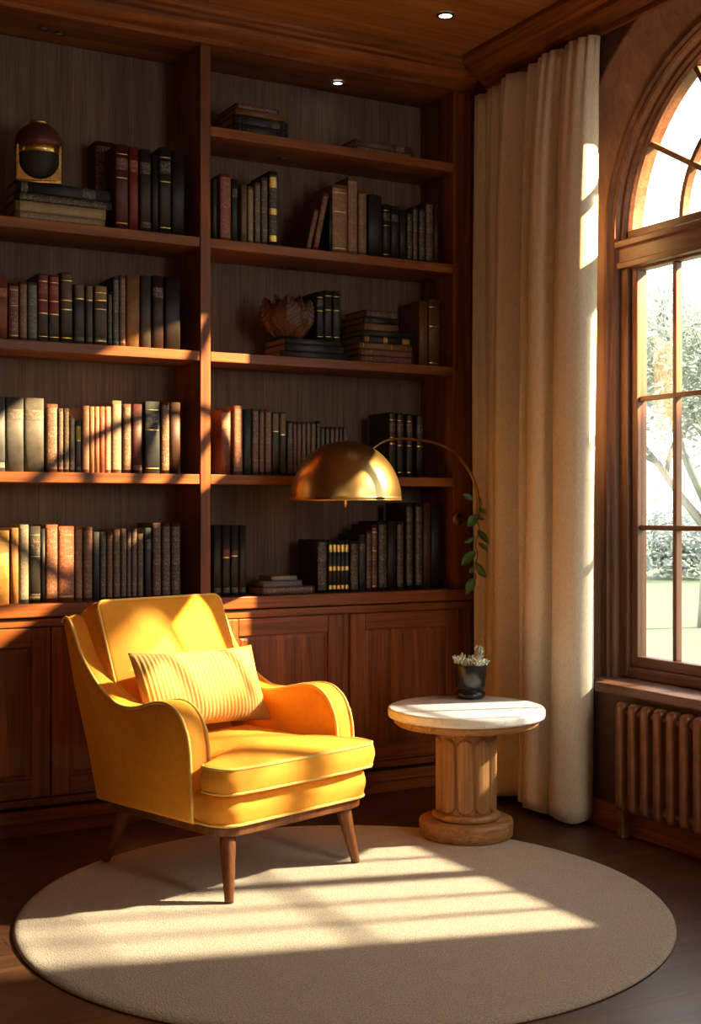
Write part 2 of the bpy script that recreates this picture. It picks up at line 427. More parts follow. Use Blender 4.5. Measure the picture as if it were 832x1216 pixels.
# ------------------------------------------------------------------ books
def lin(h):
    h = h.lstrip('#'); c = [int(h[i:i+2], 16)/255 for i in (0, 2, 4)]
    return tuple((x/12.92 if x <= .04045 else ((x+.055)/1.055)**2.4) for x in c)
def spine_arc(t, off=0, n=8):
    d = min(.007, t*.22)
    return [((-t/2-off*.0)*math.cos(PI*k/n)*1.0, -d*math.sin(PI*k/n)-off) for k in range(n+1)]
def book(name, t, dep, h, col, style, label, group, patch=None):
    """origin: middle of the spine side at the foot; spine faces -Y, height +Z"""
    arc = spine_arc(t)                                   # left -> right
    bt = min(.003, t*.2); outl = arc+[(t/2, dep), (t/2-bt, dep), (t/2-bt, .004), (-t/2+bt, .004), (-t/2+bt, dep), (-t/2, dep)]
    m = MB(); n = len(outl)
    vs = [(x, y, 0) for x, y in outl]+[(x, y, h) for x, y in outl]
    na = len(arc)
    m.add(vs, [(i, (i+1) % n, n+(i+1) % n, n+i) for i in range(na-1)], True)
    m.add(vs, [(i, (i+1) % n, n+(i+1) % n, n+i) for i in range(na-1, n)]+[tuple(reversed(range(n))), tuple(range(n, 2*n))])
    o = m.build(name, BOOKM); c = lin(col); o.color = (*c, 1)
    tag(o, label, 'book', group)
    if len(label.split()) > 16: print('LONG LABEL', o.name, label)
    MB().box(-t/2+bt+.0003, t/2-bt-.0003, .0045, dep-.005, .004, h-.005).build('page_block', PAGES, o)
    def strips(nm, zs, mat, off, colr=None):
        a = spine_arc(t*.985, off)
        for z0, z1 in zs:
            mb = MB(); k = len(a); v = [(x, y, z0*h) for x, y in a]+[(x, y, z1*h) for x, y in a]
            mb.add(v, [(i, i+1, k+i+1, k+i) for i in range(k-1)], True)
            q = mb.build(nm, mat, o)
            q.color = (*(colr or c), 1)
    if patch:
        z0, z1, pc = patch; strips('spine_patch', [(z0, z1)], BOOKM, .0005, lin(pc))
        strips('gilt_band', [(z0-.012, z0+.004)], GOLD, .0009)
    if 'm' in style: strips('spine_tooling', [(.05, .95)], LETTER, .0007)
    if 't' in style: strips('title_lettering', [(.70, .84)], LETTER, .0009, lin(patch[2]) if patch and patch[1] > .8 else None)
    if 'f' in style: strips('foot_lettering', [(.05, .12)], LETTER, .0009)
    if 'b' in style: strips('gilt_band', [(.07, .08), (.60, .612), (.88, .89)], GOLD, .0011)
    if 'r' in style: strips('raised_band', [(q, q+.014) for q in (.1, .26, .42, .58, .74, .9)], BOOKM, .0018, tuple(min(1, x*1.5+.01) for x in c))
    if 'g' in style: strips('gilt_block', [(.06, .14), (.78, .92), (.42, .5)], GOLD, .0009)
    return o
ORD = ['first', 'second', 'third', 'fourth', 'fifth', 'sixth', 'seventh', 'eighth', 'ninth', 'tenth', 'eleventh', 'twelfth', 'thirteenth', 'fourteenth', 'fifteenth', 'sixteenth', 'seventeenth', 'eighteenth', 'nineteenth', 'twentieth', 'twenty-first', 'twenty-second', 'twenty-third', 'twenty-fourth']
SPY = 5.135
def row(items, zbase, place, group, spy=SPY, dep=.19, start=0, total=None):
    prev = -9; n = total or len(items)
    for i, it in enumerate(items):
        x0, x1, yt, col, st, look = it[:6]; patch = it[6] if len(it) > 6 else None
        yy = spy+R.uniform(-.004, .006)
        a = atY(x0, yt, yy); b = atY(x1, yt, yy)
        xa = max(a.x+.0006, prev+.0005); xb = max(b.x-.0004, xa+.012); prev = xb
        h = (a.z+b.z)/2-zbase
        k = i+start
        pos = (ORD[k]+' from left') if k < n/2+.5 else (ORD[n-1-k]+' from right')
        pos = pos.replace('first from left', 'leftmost').replace('first from right', 'rightmost').replace('twenty-leftmost', 'twenty-first from left')
        o = book('book', xb-xa, dep, h, col, st, f'{look}, {pos} {place}', group, patch)
        o.location = ((xa+xb)/2, yy, zbase+.0004)
def stack(items, zbase, place, group, y, dep=.17):
    """lying books from the bottom up: x0, x1, thickness, colour, style, look"""
    z = zbase+.0003
    for i, (x0, x1, th, col, st, look) in enumerate(items):
        yy = y+R.uniform(-.006, .006)
        a = atY(x0, 0, yy).x; b = atY(x1, 0, yy).x
        o = book('book', th, dep, b-a, col, st, f'{look} {place}', group)
        o.rotation_euler = (0, PI/2, 0); o.location = (a, yy, z+th/2); z += th+.0003
    return z
# left bay, second / third / fourth shelf and worktop
row([(113, 136, 169, '3b1713', 'tm', 'thick set-back dark brown leather book')], SZ[2], "beside lying stack, left bay's top shelf", "upright books on the left bay's top shelf", 5.285, .11)
LA = [(137, 152, 172, '4a1d16', 'bt', 'brown book with gilt bands'),
      (153, 164, 175, '6e1f1c', 't', 'slim red cloth book'), (166, 179, 178, '2a1c17', 'tf', 'dark brown book with small title'),
      (180, 188, 184, '14100f', '', 'black set-back narrow book'), (189, 203, 176, '191716', 'tb', 'black book with gilt lettering'), (204, 219, 180, '120d0c', '', 'near-black broad book in shadow')]
row(LA, SZ[2], "on left bay's top shelf", "upright books on the left bay's top shelf", dep=.14)
LB = [(-8, 9, 331, '7a4320', 't', 'orange-brown leather book'), (10, 22, 337, '5c2420', 'mb', 'maroon book with white lettering'), (23, 32, 335, '6b4a34', 'mr', 'tan-brown ribbed book'),
      (33, 44, 336, '4a5054', 'm', 'blue-grey lettered book'), (45, 57, 325, '45413d', 'tb', 'taller red-over-grey book', (.42, .97, '6b1a18')), (58, 70, 327, '45413d', 'tb', 'shorter red-over-grey book', (.42, .97, '7a1d1e')),
      (72, 86, 324, '3d3937', 'b', 'brown-over-grey book', (.48, .98, '4a3528')), (88, 100, 338, '3a393a', 'f', 'charcoal book with tan head', (.76, .99, '5b4632')), (102, 110, 340, '424144', 'f', 'narrow grey book with tan head', (.76, .99, '6a5238')),
      (112, 127, 340, '47443b', 'bf', 'olive-grey book with gilt head', (.76, .99, '7b6138')), (128, 133, 347, '23272a', 'm', 'thin short black book'), (134, 141, 329, '3a434a', 'm', 'slim slate-blue book'),
      (142, 149, 327, '6a4636', 'm', 'slim pinkish-brown book'), (150, 166, 327, '7a5a38', '', 'broad plain tan book'), (167, 179, 328, '3a3733', '', 'plain dark grey book'),
      (181, 194, 328, '2c1a17', 't', 'dark maroon book with panel'), (196, 214, 329, '1a0f0d', '', 'nearly black wide book')]
row(LB, SZ[1], "on left bay's second shelf", "upright books on the left bay's second shelf")
LC = [(-14, 6, 471, '5b6068', 'f', 'cut-off blue-grey volume'), (7, 28, 472, '55575a', 't', 'large slate volume with gilt title'), (29, 52, 473, '5a5a58', 't', 'largest slate volume with wide title'),
      (55, 68.5, 480, '6a4a40', 'm', 'mottled brown worn book'), (69, 75, 485, '5e3f38', 'mr', 'narrow purplish-brown book'), (76, 82, 485, '59483e', 'mr', 'narrow grey-brown banded book'), (83, 89, 494, '6b6258', 'mr', 'short grey banded book'),
      (90, 96, 500, '58605a', 'f', 'shortest grey-green book with yellow label', (.62, .9, 'a89a4a')), (97.5, 106, 482, 'c08468', 'm', 'pink lettered book'), (106.7, 112, 483, 'c48c6c', '', 'plain pale pink book'),
      (112.7, 118, 483, 'bb7f60', 't', 'pale orange-pink book'), (118.7, 124.3, 483, 'b06a56', 't', 'rose pink book'), (125, 131.5, 483, 'c08a70', 'm', 'pink speckled book'), (132.5, 144, 476, '877c68', 'm', 'tall frayed grey-cream book'),
      (146, 155.5, 480, '6b4d3e', 'm', 'brown cloth book'), (157, 168.5, 480, '4c1c20', 'tf', 'glossy maroon book'), (172, 189.5, 477, '39424c', 'bt', 'thick navy-grey book with gilt label'), (191, 201, 477, '5a3826', 'm', 'reddish-brown book'), (202, 214, 478, '3f2115', '', 'plain dark chestnut book')]
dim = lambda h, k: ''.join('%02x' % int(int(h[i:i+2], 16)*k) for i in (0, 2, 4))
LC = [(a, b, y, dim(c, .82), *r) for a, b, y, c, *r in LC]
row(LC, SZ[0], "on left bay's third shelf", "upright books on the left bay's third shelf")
LD = [(-9, 11, 630, 'b08848', 't', 'yellow-tan cloth book'), (13, 22, 627, 'ab7c48', '', 'plain tan book'), (23, 34, 623, '6d6d62', 'm', 'grey-green worn book'), (35, 48, 625, '2b2a28', 'btf', 'black book with gilt band'),
      (48.6, 53.5, 628, '0d0b0a', '', 'thin black shadowed book'), (54, 68.5, 623, '7f4a36', 'm', 'red-brown mottled book'), (69, 88, 625, '94543a', 'mb', 'broad brick-red book with gilt bands'), (89, 98, 625, '93653f', 'm', 'tan speckled book'),
      (99, 109.5, 626, '76483a', 'm', 'dusty reddish-brown book'), (110.5, 118, 632, '3a4348', 't', 'blue-black book with pale title'), (119, 126, 632, '454844', 'm', 'grey-green lettered book'), (127, 133.5, 632, '6b4035', 'm', 'slim russet book'),
      (134.5, 142.5, 629, '5b4032', 'mr', 'ribbed brown book'), (143.5, 150, 628, '58443a', 'mr', 'grey-brown ribbed book'), (150.7, 155.5, 628, '4f3d36', 'mr', 'very narrow ribbed brown book'), (156.2, 162.5, 628, '52403a', 'mr', 'narrow dull brown ribbed book'),
      (163, 170, 634, '4b3a33', 'mr', 'short dark ribbed book'), (172, 179.5, 627, '3b4046', 't', 'slate book with orange mark'), (181, 191, 621, '4e3222', 'mr', 'tall brown leather volume'), (192, 202, 621, '40302a', 'mr', 'tall grey-brown leather volume'), (203, 214, 621, '38190f', 'mr', 'tall dark red-brown volume')]
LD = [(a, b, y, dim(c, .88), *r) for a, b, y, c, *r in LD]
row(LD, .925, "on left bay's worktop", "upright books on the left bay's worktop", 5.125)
zs = stack([(18, 124, .030, '7a6248', 'm', 'worn tan book at the bottom'), (18, 125, .042, '86704e', 'm', 'thicker tan book, second from bottom'), (17, 132, .034, '151819', 'm', 'black book with small lettering, third from bottom'), (19, 130, .046, '171b1c', 'tf', 'thick black book under the urn, topmost')],
      SZ[2], "of stack on left bay's top shelf", 'lying books under the urn', 5.122, .15)
URN_Z = zs
# right bay
stack([(277, 341, .037, '1b1c1b', 'r', 'black ribbed book at the bottom'), (277, 341, .039, '1e1f1e', 'tr', 'black banded book, second from bottom'), (279, 338, .028, '6a4432', '', 'pinkish-brown book, second from top'), (280, 331, .022, '4f2219', 'm', 'dark red lettered book on top')],
      ZT, "of left stack, right bay's highest shelf", 'lying books on the highest shelf', 5.135, .2)
stack([(420, 491, .022, '4e3b2a', 'm', 'brown worn lower book'), (421, 490, .034, '57452f', 't', 'thicker tan upper book')], ZT, "of right pair, right bay's highest shelf", 'lying books on the highest shelf', 5.14, .2)
R1 = [(252.5, 257.5, 213, '2f2f2a', '', 'grey-green sliver of a book'), (261, 274, 207, '7a4029', 'm', 'orange-brown leather book'), (275, 282, 213, '24312e', 't', 'dark green book'), (286, 293, 220, '6d5848', '', 'plain beige book'), (294, 300.5, 222, '7d6b52', 'mr', 'cream tan ribbed book'),
      (302, 309, 217, '4d4640', 'mr', 'grey ribbed book'), (310, 317.5, 211, '4a3c36', 'mr', 'brown-grey ribbed book'), (319, 329.5, 204, '17211f', 'gm', 'tall black book with gold blocks')]
row(R1, SZ[2], "in left group, right bay's second shelf", "upright books on the right bay's second shelf")
R1b = [(390.6, 393.7, 240, '181d1c', '', 'thin dark green-black book'), (394, 412, 220, '7d5636', 'mb', 'broad tan book with emblem'), (412.7, 424, 211, '76573a', 'm', 'tallest tan book'), (425, 435, 227, '6e4e34', 'm', 'brown lettered book'), (437, 453, 232, '1f2020', '', 'thick black book'),
       (454, 463, 243, '1c1d1c', 'bt', 'black book with bright gilt title'), (464, 473, 245, '242323', 't', 'black book with faint title'), (474, 482, 250, '1f2020', '', 'small plain black book'), (483, 489, 252, '2a2622', 'm', 'shortest dark speckled book'), (490, 495.5, 246, '3c322a', 'm', 'narrow gilt-speckled brown book'),
       (497, 504, 248, '2a211e', 'm', 'dark brown speckled book'), (505, 514, 240, '45291d', 'm', 'russet book'), (515, 520.5, 242, '33211a', '', 'narrow dark book')]
row(R1b, SZ[2], "in right group, right bay's second shelf", "upright books on the right bay's second shelf")
for x0, x1, yt, xt, yb, lk in ((362.5, 368.5, 250, 375.8, 295, 'shorter leaning brown book'), (370.5, 377.5, 231, 387, 296, 'taller leaning red-brown book')):
    a = atY(x0, yb, SPY); b = atY(x1, yb, SPY); top = atY(xt, yt, SPY)
    th = (b.x-a.x)*.93; dx = top.x-(a.x+b.x)/2; h = math.hypot(dx, top.z-SZ[2])
    o = book('book', th, .2, h, '5e3325', 'm', lk+" slanting against the tan books on right bay's second shelf", "leaning books on the right bay's second shelf")
    an = math.atan2(dx, top.z-SZ[2]); o.rotation_euler = (0, an, 0)
    o.location = ((a.x+b.x)/2, SPY, SZ[2]+.0005+th/2*math.sin(an))
Z2 = stack([(333, 411, .028, '25282a', '', 'charcoal book at the bottom'), (338, 407, .032, '2b2e30', '', 'thick charcoal book in the middle'), (338, 404, .027, '22262a', '', 'slim charcoal book on top')], SZ[1], "of three beneath the carved leaf", 'lying charcoal books under the carved leaf', 5.13, .22)
R2b = [(375.5, 384, 347, '202426', 'bt', 'dark book with long gilt title'), (385, 394, 345, '24282a', 'b', 'dark book with gilt band'), (395, 404, 346, '262a2c', 'b', 'dark grey book with thin gilt band')]
row(R2b, Z2, "of three upright on the charcoal stack", 'three dark books upright on the charcoal stack', 5.15, .15)
st8 = [(425, 490, .033, '561d1c', 'm', 'red lettered book, bottom'), (425, 490.5, .031, '5c2220', 'm', 'red lettered book, second from bottom'), (426, 488.5, .031, '74592f', 'b', 'tan book, third from bottom'), (428, 490, .034, '191a19', 'gf', 'black gilt-lettered book, fourth from bottom'),
       (429.5, 490, .026, '202120', '', 'thin black book, fifth from bottom'), (432, 472, .034, '715536', '', 'short tan book, third from top'), (431, 471, .030, '1b1c1d', 'f', 'short black book, second from top'), (433, 473, .034, '2a2823', 'm', 'short black speckled book, topmost')]
st8 = [(a, b, c*.94, *r) for a, b, c, *r in st8]
stack(st8, SZ[1], "of right bay's eight-book stack", 'stack of eight books', 5.13, .2)
R2c = [(497, 507.5, 358, '6a4324', '', 'large plain tan book'), (508.5, 522, 356, '6f4828', 'b', 'large tan book with ridge')]
row(R2c, SZ[1], "of two behind the eight-book stack", 'two large tan books', 5.20, .17)
R3 = [(262, 273.5, 487, '6a4038', 't', 'red-brown book beside the divider', (.72, .96, '8a6a50')), (277, 288, 482, '7a5040', 'm', 'tall pink-brown book'), (289.5, 298, 486, '2e3c3e', '', 'teal book'), (299.5, 307, 485, '5a4340', 'mr', 'mauve-brown ribbed book'), (308, 313.5, 486, '5c453f', 'mr', 'narrow mauve ribbed book'), (314.5, 322, 486, '6a4c42', 'mr', 'rosy-brown ribbed book'),
      (323, 331, 490, '3d3f40', '', 'charcoal book with tan head', (.7, .98, '6a5a40')), (332, 339.5, 490, '3a3a3a', 'f', 'charcoal book with gilt foot', (.65, .98, '6a5538')), (341, 347.5, 500, '343a38', 'mr', 'blackish-green ribbed book'), (348, 352, 501, '53382f', 'mr', 'thin reddish ribbed book'), (352.6, 357.5, 501, '563f36', 'mr', 'thin red-brown ribbed book'),
      (358.2, 363, 501, '5a463a', 'mr', 'thin tan-brown ribbed book'), (363.7, 368.5, 501, '54402f', 'mr', 'thin olive-brown ribbed book'), (369.2, 374.5, 501, '5c4032', 'mr', 'thin rust ribbed book'), (375.7, 380.5, 500, '23262a', 'mr', 'thin black ribbed book'),
      (381, 385.5, 507, '35322f', 'mr', 'short black ribbed book'), (386.5, 391, 507, '3a3836', 'mr', 'short grey ribbed book'), (392, 396.5, 507, '423c38', 'mr', 'short grey-brown ribbed book'), (397.5, 402, 507, '4a443e', 'mr', 'short pale-banded ribbed book'), (402.7, 406.5, 507, '38332f', 'mr', 'very thin short ribbed book'), (407.7, 411.5, 507, '4c443c', 'mr', 'short ribbed book ending the row')]
row(R3, SZ[0], "in left group, right bay's fourth shelf", "upright books on the right bay's fourth shelf")
R3b = [(461.5, 469.5, 490, '26282b', 'tb', 'red-sided dark book', (.52, .98, '3f1a18')), (471, 478.5, 491, '24262a', 'tb', 'dark book with gilt head', (.5, .98, '3a2a1e')), (482.5, 489.5, 492, '25272a', 'tb', 'dark book with broad gilt head', (.5, .98, '46301e')), (494, 502, 493, '1e1e20', 't', 'dark book with faint head', (.5, .98, '33201a'))]
row(R3b, SZ[0], "of the four behind the lamp arm", 'four dark books behind the lamp arm', 5.14)
R4 = [(253, 262.5, 624, '1f1f20', 'f', 'black volume with plain spine'), (264, 273, 624, '212122', 'f', 'black volume with bright orange emblem', (.55, .66, '5a3a1c')), (274, 283, 624, '1f1f20', 'f', 'black volume with dim orange emblem', (.57, .64, '4a2f1a')), (284, 292, 624, '1c1f20', 'f', 'black volume with green tint')]
row(R4, .925, "of four volumes beside the divider", 'four matching black volumes', 5.13)
stack([(309, 373, .034, '4a2c28', 'm', 'red-brown lettered book at the bottom'), (312, 358, .027, '565b66', '', 'blue-grey book in the middle'), (322, 352, .020, '7c7c78', '', 'small pale grey book on top')], .925, "of three lying on the worktop", 'three small lying books on the worktop', 5.11, .14)
R4b = [(376.5, 388, 641, '1c1a19', 'mr', 'black ribbed book')]+[(390+4.85*k, 390+4.85*(k+1)-.25, 642, '1f1f20', 'g', 'slim black volume of the gold-banded set') for k in range(5)]+[
       (416, 425, 643, '25231f', 'm', 'dark olive book'), (426, 433.5, 635, '2b333a', 't', 'blue-grey book'), (434.7, 440.5, 630, '3a211b', 'm', 'narrow maroon book'), (441, 447.5, 623, '402019', 'mb', 'red and gilt book'), (449, 459, 619, '201c19', 'm', 'black book with gilt figures'),
       (460, 470, 619, '1b1b1d', '', 'plain black book'), (471, 478.5, 619, '2a211b', 'm', 'brown speckled book'), (482, 489.5, 597, '211a16', 'm', 'tall dark book with gilt spine'), (493, 501, 597, '1d1816', 'm', 'tall blackish book'), (502, 511, 597, '41261a', '', 'tall brown book'), (511.5, 524, 597, '120e0d', '', 'tall wide black book')]
row(R4b, .925, "in right group, right bay's worktop", "upright books on the right bay's worktop", 5.13)

# ------------------------------------------------------------------ urn
UY = 5.20
uc = atY(46, 200, UY); ux = uc.x
urn = thing('urn', 'round oxblood and black clay urn with gold band on the lying books', 'vase', (ux, UY, URN_Z))
s = 1.0; z0 = URN_Z
MB().lathe([(0, z0+.012), (.035, z0+.014), (.062, z0+.035), (.078, z0+.07), (.084, z0+.105), (.086, z0+.128)], 40, (ux, UY), cap=False).build('lower_body', URNB, urn)
MB().lathe([(.086, z0+.152), (.095, z0+.153), (.096, z0+.175), (.088, z0+.203), (.072, z0+.228), (.05, z0+.245), (.034, z0+.251)], 40, (ux, UY), cap=False).build('upper_body', URNR, urn)
MB().lathe([(.086, z0+.126), (.089, z0+.128), (.090, z0+.150), (.086, z0+.153)], 40, (ux, UY), cap=False).build('gold_band', GOLD, urn)
MB().lathe([(.030, z0+.250), (.038, z0+.252), (.040, z0+.258), (.037, z0+.264), (.028, z0+.264), (.028, z0+.252)], 36, (ux, UY), cap=False).build('rim', GOLD, urn)
m = MB()
U = [(-.088, 0), (.088, 0), (.088, .150), (.079, .150)]+[(.079*math.cos(a), .092-.078*math.sin(a)) for a in [PI*k/16 for k in range(1, 16)]]+[(-.079, .150), (-.088, .150)]
ck, sk = math.cos(-.25), math.sin(-.25)
def up(a, b, d): return (ux+a*ck-d*sk, UY+a*sk+d*ck, z0+.0005+b)
for d0, d1 in ((-.074, -.058), (.058, .074)):
    m.prism(U, lambda a, b: up(a, b, d0), lambda a, b: up(a, b, d1))
m.prism([(-.088, 0), (.088, 0), (.088, .012), (-.088, .012)], lambda a, b: up(a, b, -.074), lambda a, b: up(a, b, .074))
m.build('gold_stand', GOLD, urn, bevel=.002)

# ------------------------------------------------------------------ carved leaf ornament
lc = atY(340.5, 404, 5.19)
lf = thing('leaf_sculpture', 'carved dark brown wooden leaf bud resting on the charcoal books', 'ornament', (lc.x, 5.19, Z2))
bz = Z2+.0008; X_, Y_ = lc.x, 5.19; HB = .178
def bulge(v): return .020+.086*math.sin(PI*(.08+v*.73))**.8
MB().lathe([(0, bz)]+[(bulge(k/20)*.80*(1 if k < 14 else math.cos((k-14)/6*1.3)), bz+.004+HB*.78*k/20) for k in range(21)]+[(0, bz+HB*.79)], 40, (X_, Y_), cap=False).build('bud', CARV, lf)
def petal(yaw, hw, h, lift, flare, twist):
    def fn(u, v):
        a = (u-.5)*2
        prof = math.sin(PI*min(1, .06+.80*v))**.7*(1-max(0, (v-.62)/.38)**1.6)
        th = yaw-.33+twist*v+a*hw*prof
        vein = .0095*abs(math.sin((v*1.0-abs(a)*.42)*26))**.7*(1-abs(a)**4)+.012*math.exp(-(a*9)**2)-.012*abs(a)**3
        r = bulge(v)*(1+lift)+vein+flare*.5*max(0, v-.55)**2+.010*abs(a)**2*math.sin(v*9+yaw*5)
        return (X_+r*math.sin(th), Y_-r*math.cos(th), bz+.003+h*v*(1-.07*a*a))
    return MB().grid(fn, 26, 48)
for k, (yaw, hw, h, lift, fl, tw) in enumerate(((-.15, .78, .185, .20, .02, .05), (-1.05, .66, .172, .08, .16, -.15), (.85, .62, .166, .09, .14, .2), (-2.0, .75, .150, .08, .22, -.1), (1.9, .75, .150, .03, .16, .1), (3.1, .8, .17, .04, .12, 0), (-.62, .45, .185, -.03, .05, -.1), (.42, .45, .182, -.03, .05, .15))):
    o = petal(yaw, hw, h, lift, fl, tw).build('carved_leaf', CARV, lf)
    sm_ = o.modifiers.new('solid', 'SOLIDIFY'); sm_.thickness = .004; sm_.offset = 0

# ------------------------------------------------------------------ rug
rug = MB(); RC, RR = (2.0, 3.69), 1.05
prof = [(0, .018), (.3, .018), (.6, .018), (.9, .018), (1.01, .018), (1.03, .016), (1.045, .010), (1.05, .004), (1.046, .0005), (0, .0005)]
rug.lathe(prof, 128, RC, cap=False)
ro = tag(rug.build('rug', RUG), 'large round beige wool rug under the armchair and round table', 'rug')

# ------------------------------------------------------------------ armchair
ZR = .018
CX, CY = 1.855, 4.335; TH = math.atan2(.3, .954)
ch = thing('armchair', 'mustard yellow velvet armchair with swooping arms and tapered wooden legs', 'armchair', (CX, CY, ZR), TH)
ZO = -ZR                                                # profile heights below are from the floor
def L(u, f, z): return Vector((u, -f, z+ZO))
def cushion(outl, z0, z1, rad, crown, cen, mapf, n=6, sag=0):
    """soft box: outline (a,b) lofted from z0 to z1 with rolled edges and a crowned top and bottom"""
    rs = []; sc = lambda s: [(cen[0]+(a-cen[0])*s, cen[1]+(b-cen[1])*s) for a, b in outl]
    R0 = sum(math.dist(p, cen) for p in outl)/len(outl)
    def ring(inset, z): return [mapf(a, b, z) for a, b in sc(1-inset/R0)]
    for s in (0, .35, .65, .85): rs.append([mapf(a, b, z0-crown*.25*(1-s*s)) for a, b in sc(max(s, .002)*(1-rad/R0))])
    for k in range(n+1):
        t = PI/2*k/n; rs.append(ring(rad*(1-math.sin(t)), z0+rad*(1-math.cos(t))))
    for k in range(1, 4): 
        t = k/4; rs.append([mapf(a, b, z0+rad+(z1-z0-2*rad)*t) for a, b in sc(1+.012*math.sin(PI*t))])
    for k in range(n+1):
        t = PI/2*k/n; rs.append(ring(rad*(1-math.cos(t)), z1-rad*(1-math.sin(t))))
    for s in (.9, .75, .55, .35, .15, .002): rs.append([mapf(a, b, z1+crown*(1-s**2.2)) for a, b in sc(s*(1-rad/R0))])
    return MB().rings(rs, cap=True)
def outline_tube(outl, cen, z, s, mapf, r=.006):
    return MB().tube([mapf(cen[0]+(a-cen[0])*s, cen[1]+(b-cen[1])*s, z) for a, b in outl], r, 8, closed=True)
def bld(mb, name, mat, parent=ch, **k): return mb.build(name, mat, parent, rel=False, **k)
ident = lambda a, b, z: L(a, b, z)
basep = dense(rrect(-.358, .358, -.29, .405, .085, 10), .03)
o = cushion(basep, .256, .368, .03, .0, (0, .05), ident)
bld(o, 'seat_base', YEL)
bld(outline_tube(basep, (0, .05), .265, .992, ident, .0055), 'piping', PIPE)
fr = dense(rrect(-.345, .345, -.28, .392, .08, 10), .05)
m = MB(); m.rings([[L(a, b, z) for a, b in [(p*s, .05+(q-.05)*s) for p, q in fr]] for z, s in ((.224, .97), (.229, .995), (.250, 1.0), (.258, 1.0))])
bld(m, 'base_rail', LEGM, smooth=False)
# tapered splayed legs
for u, f, su, sf in ((-.285, .34, -.04, .055), (.275, .325, .035, .035), (-.27, -.225, -.04, -.085), (.27, -.225, .04, -.085)):
    pts = [L(u+su*t, f+sf*t, .230-(.230-ZR-.001)*t) for t in (0, .15, .4, .7, .97, 1)]
    bld(MB().tube(pts, [.027, .027, .024, .0195, .0155, .0145], 20), 'leg', LEGM)
# arms
TOPP = [(-.50, .885), (-.478, .904), (-.445, .884), (-.41, .825), (-.3785, .773), (-.31, .702), (-.238, .651), (-.18, .624), (-.139, .613), (-.08, .611), (-.021, .622), (.03, .637), (.078, .646), (.12, .646), (.156, .636), (.19, .614), (.212, .588), (.232, .545), (.243, .50)]
def armw(f, z):                                          # the arm flares a little towards the top front
    return .0
for sgn in (-1, 1):
    topc = catmull([Vector((f+(.045*min(1, max(0, (f+.1)/.2)) if sgn > 0 else 0), z, 0)) for f, z in TOPP], 4)
    fx = .045 if sgn > 0 else 0
    armp = [(p.x, p.y) for p in topc]+[(.249+fx, .42), (.255+fx, .35), (.255+fx, .255), (-.10, .255), (-.285, .255), (-.34, .42), (-.43, .65)]
    u0, u1 = sgn*.278, sgn*.372
    a_in, a_out = u0, u1
    n = len(armp)
    cenp = (-.12, .45)
    ringsA = []
    for u, ins in ((u0, .022), (u0+sgn*.004, .010), (u0+sgn*.012, .002), (u0+sgn*.024, 0), ((u0+u1)/2, -.004), (u1-sgn*.024, 0), (u1-sgn*.012, .002), (u1-sgn*.004, .010), (u1, .022)):
        ring_ = []
        for i, (f, z) in enumerate(armp):
            p0, p1 = armp[i-1], armp[(i+1) % n]
            tx, tz = p1[0]-p0[0], p1[1]-p0[1]; l_ = math.hypot(tx, tz) or 1
            nx, nz = -tz/l_, tx/l_                       # outward normal (profile runs clockwise)
            ring_.append(L(u, f-nx*ins, z-nz*ins))
        ringsA.append(ring_)
    m = MB(); m.rings(ringsA); bld(m, 'arm', YEL)
    for uu in (u0+sgn*.006, u1-sgn*.006):
        path = [(p.x, p.y) for p in topc]+[(.249+fx, .42), (.255+fx, .35), (.255+fx, .262)]
        pts = []
        for i, (f, z) in enumerate(path): pts.append(L(uu, f-.001, z-.004 if i < len(topc)-6 else z))
        bld(MB().tube(pts, .0065, 8), 'piping', PIPE)
# back frame
def bk(f0, z): return f0-.345*(z-.268)
m = MB(); rs = []
for z in (.268, .30, .4, .55, .7, .82, .872, .888, .892):
    ins = .0 if z < .87 else (z-.87)*1.0
    t = .062
    fb = bk(-.225, z)
    pr = rrect(-.345, .345, fb-t+ins*.6, fb-ins*.6, .022, 5)
    rs.append([L(a, b, z) for a, b in pr])
m.rings(rs); bld(m, 'back_frame', YEL)
# seat cushion (T shaped, runs in front of the arms)
tsh = [(-.27, -.20), (.27, -.20), (.272, .27), (.285, .293), (.355, .295), (.372, .31), (.374, .36), (.362, .40), (.33, .425), (.2, .436), (0, .438), (-.2, .436), (-.33, .425), (-.362, .40), (-.374, .36), (-.372, .31), (-.355, .295), (-.285, .293), (-.272, .27)]
ts = dense(tsh, .025); scn = (0, .20)
bld(cushion(ts, .368, .462, .024, .030, scn, ident), 'seat_cushion', YEL)
bld(outline_tube(ts, scn, .4545, .982, ident, .0055), 'piping', PIPE)
bld(outline_tube(ts, scn, .3745, .982, ident, .0055), 'piping', PIPE)
# back cushion
tilt = math.radians(22)
def backmap(a, b, w):                                    # a across, b up the back, w forward from back plane
    f = -.315+w*math.cos(tilt)-b*math.sin(tilt); z = .468+b*math.cos(tilt)+w*math.sin(tilt)
    return L(a, f, z)
bo = dense(rrect(-.300, .300, .0, .487, .032, 8), .03); bcn = (0, .24)
bld(cushion(bo, .0, .125, .024, .030, bcn, backmap), 'back_cushion', YEL)
bld(outline_tube(bo, bcn, .117, .985, backmap, .0055), 'piping', PIPE)
bld(outline_tube(bo, bcn, .008, .985, backmap, .0055), 'piping', PIPE)
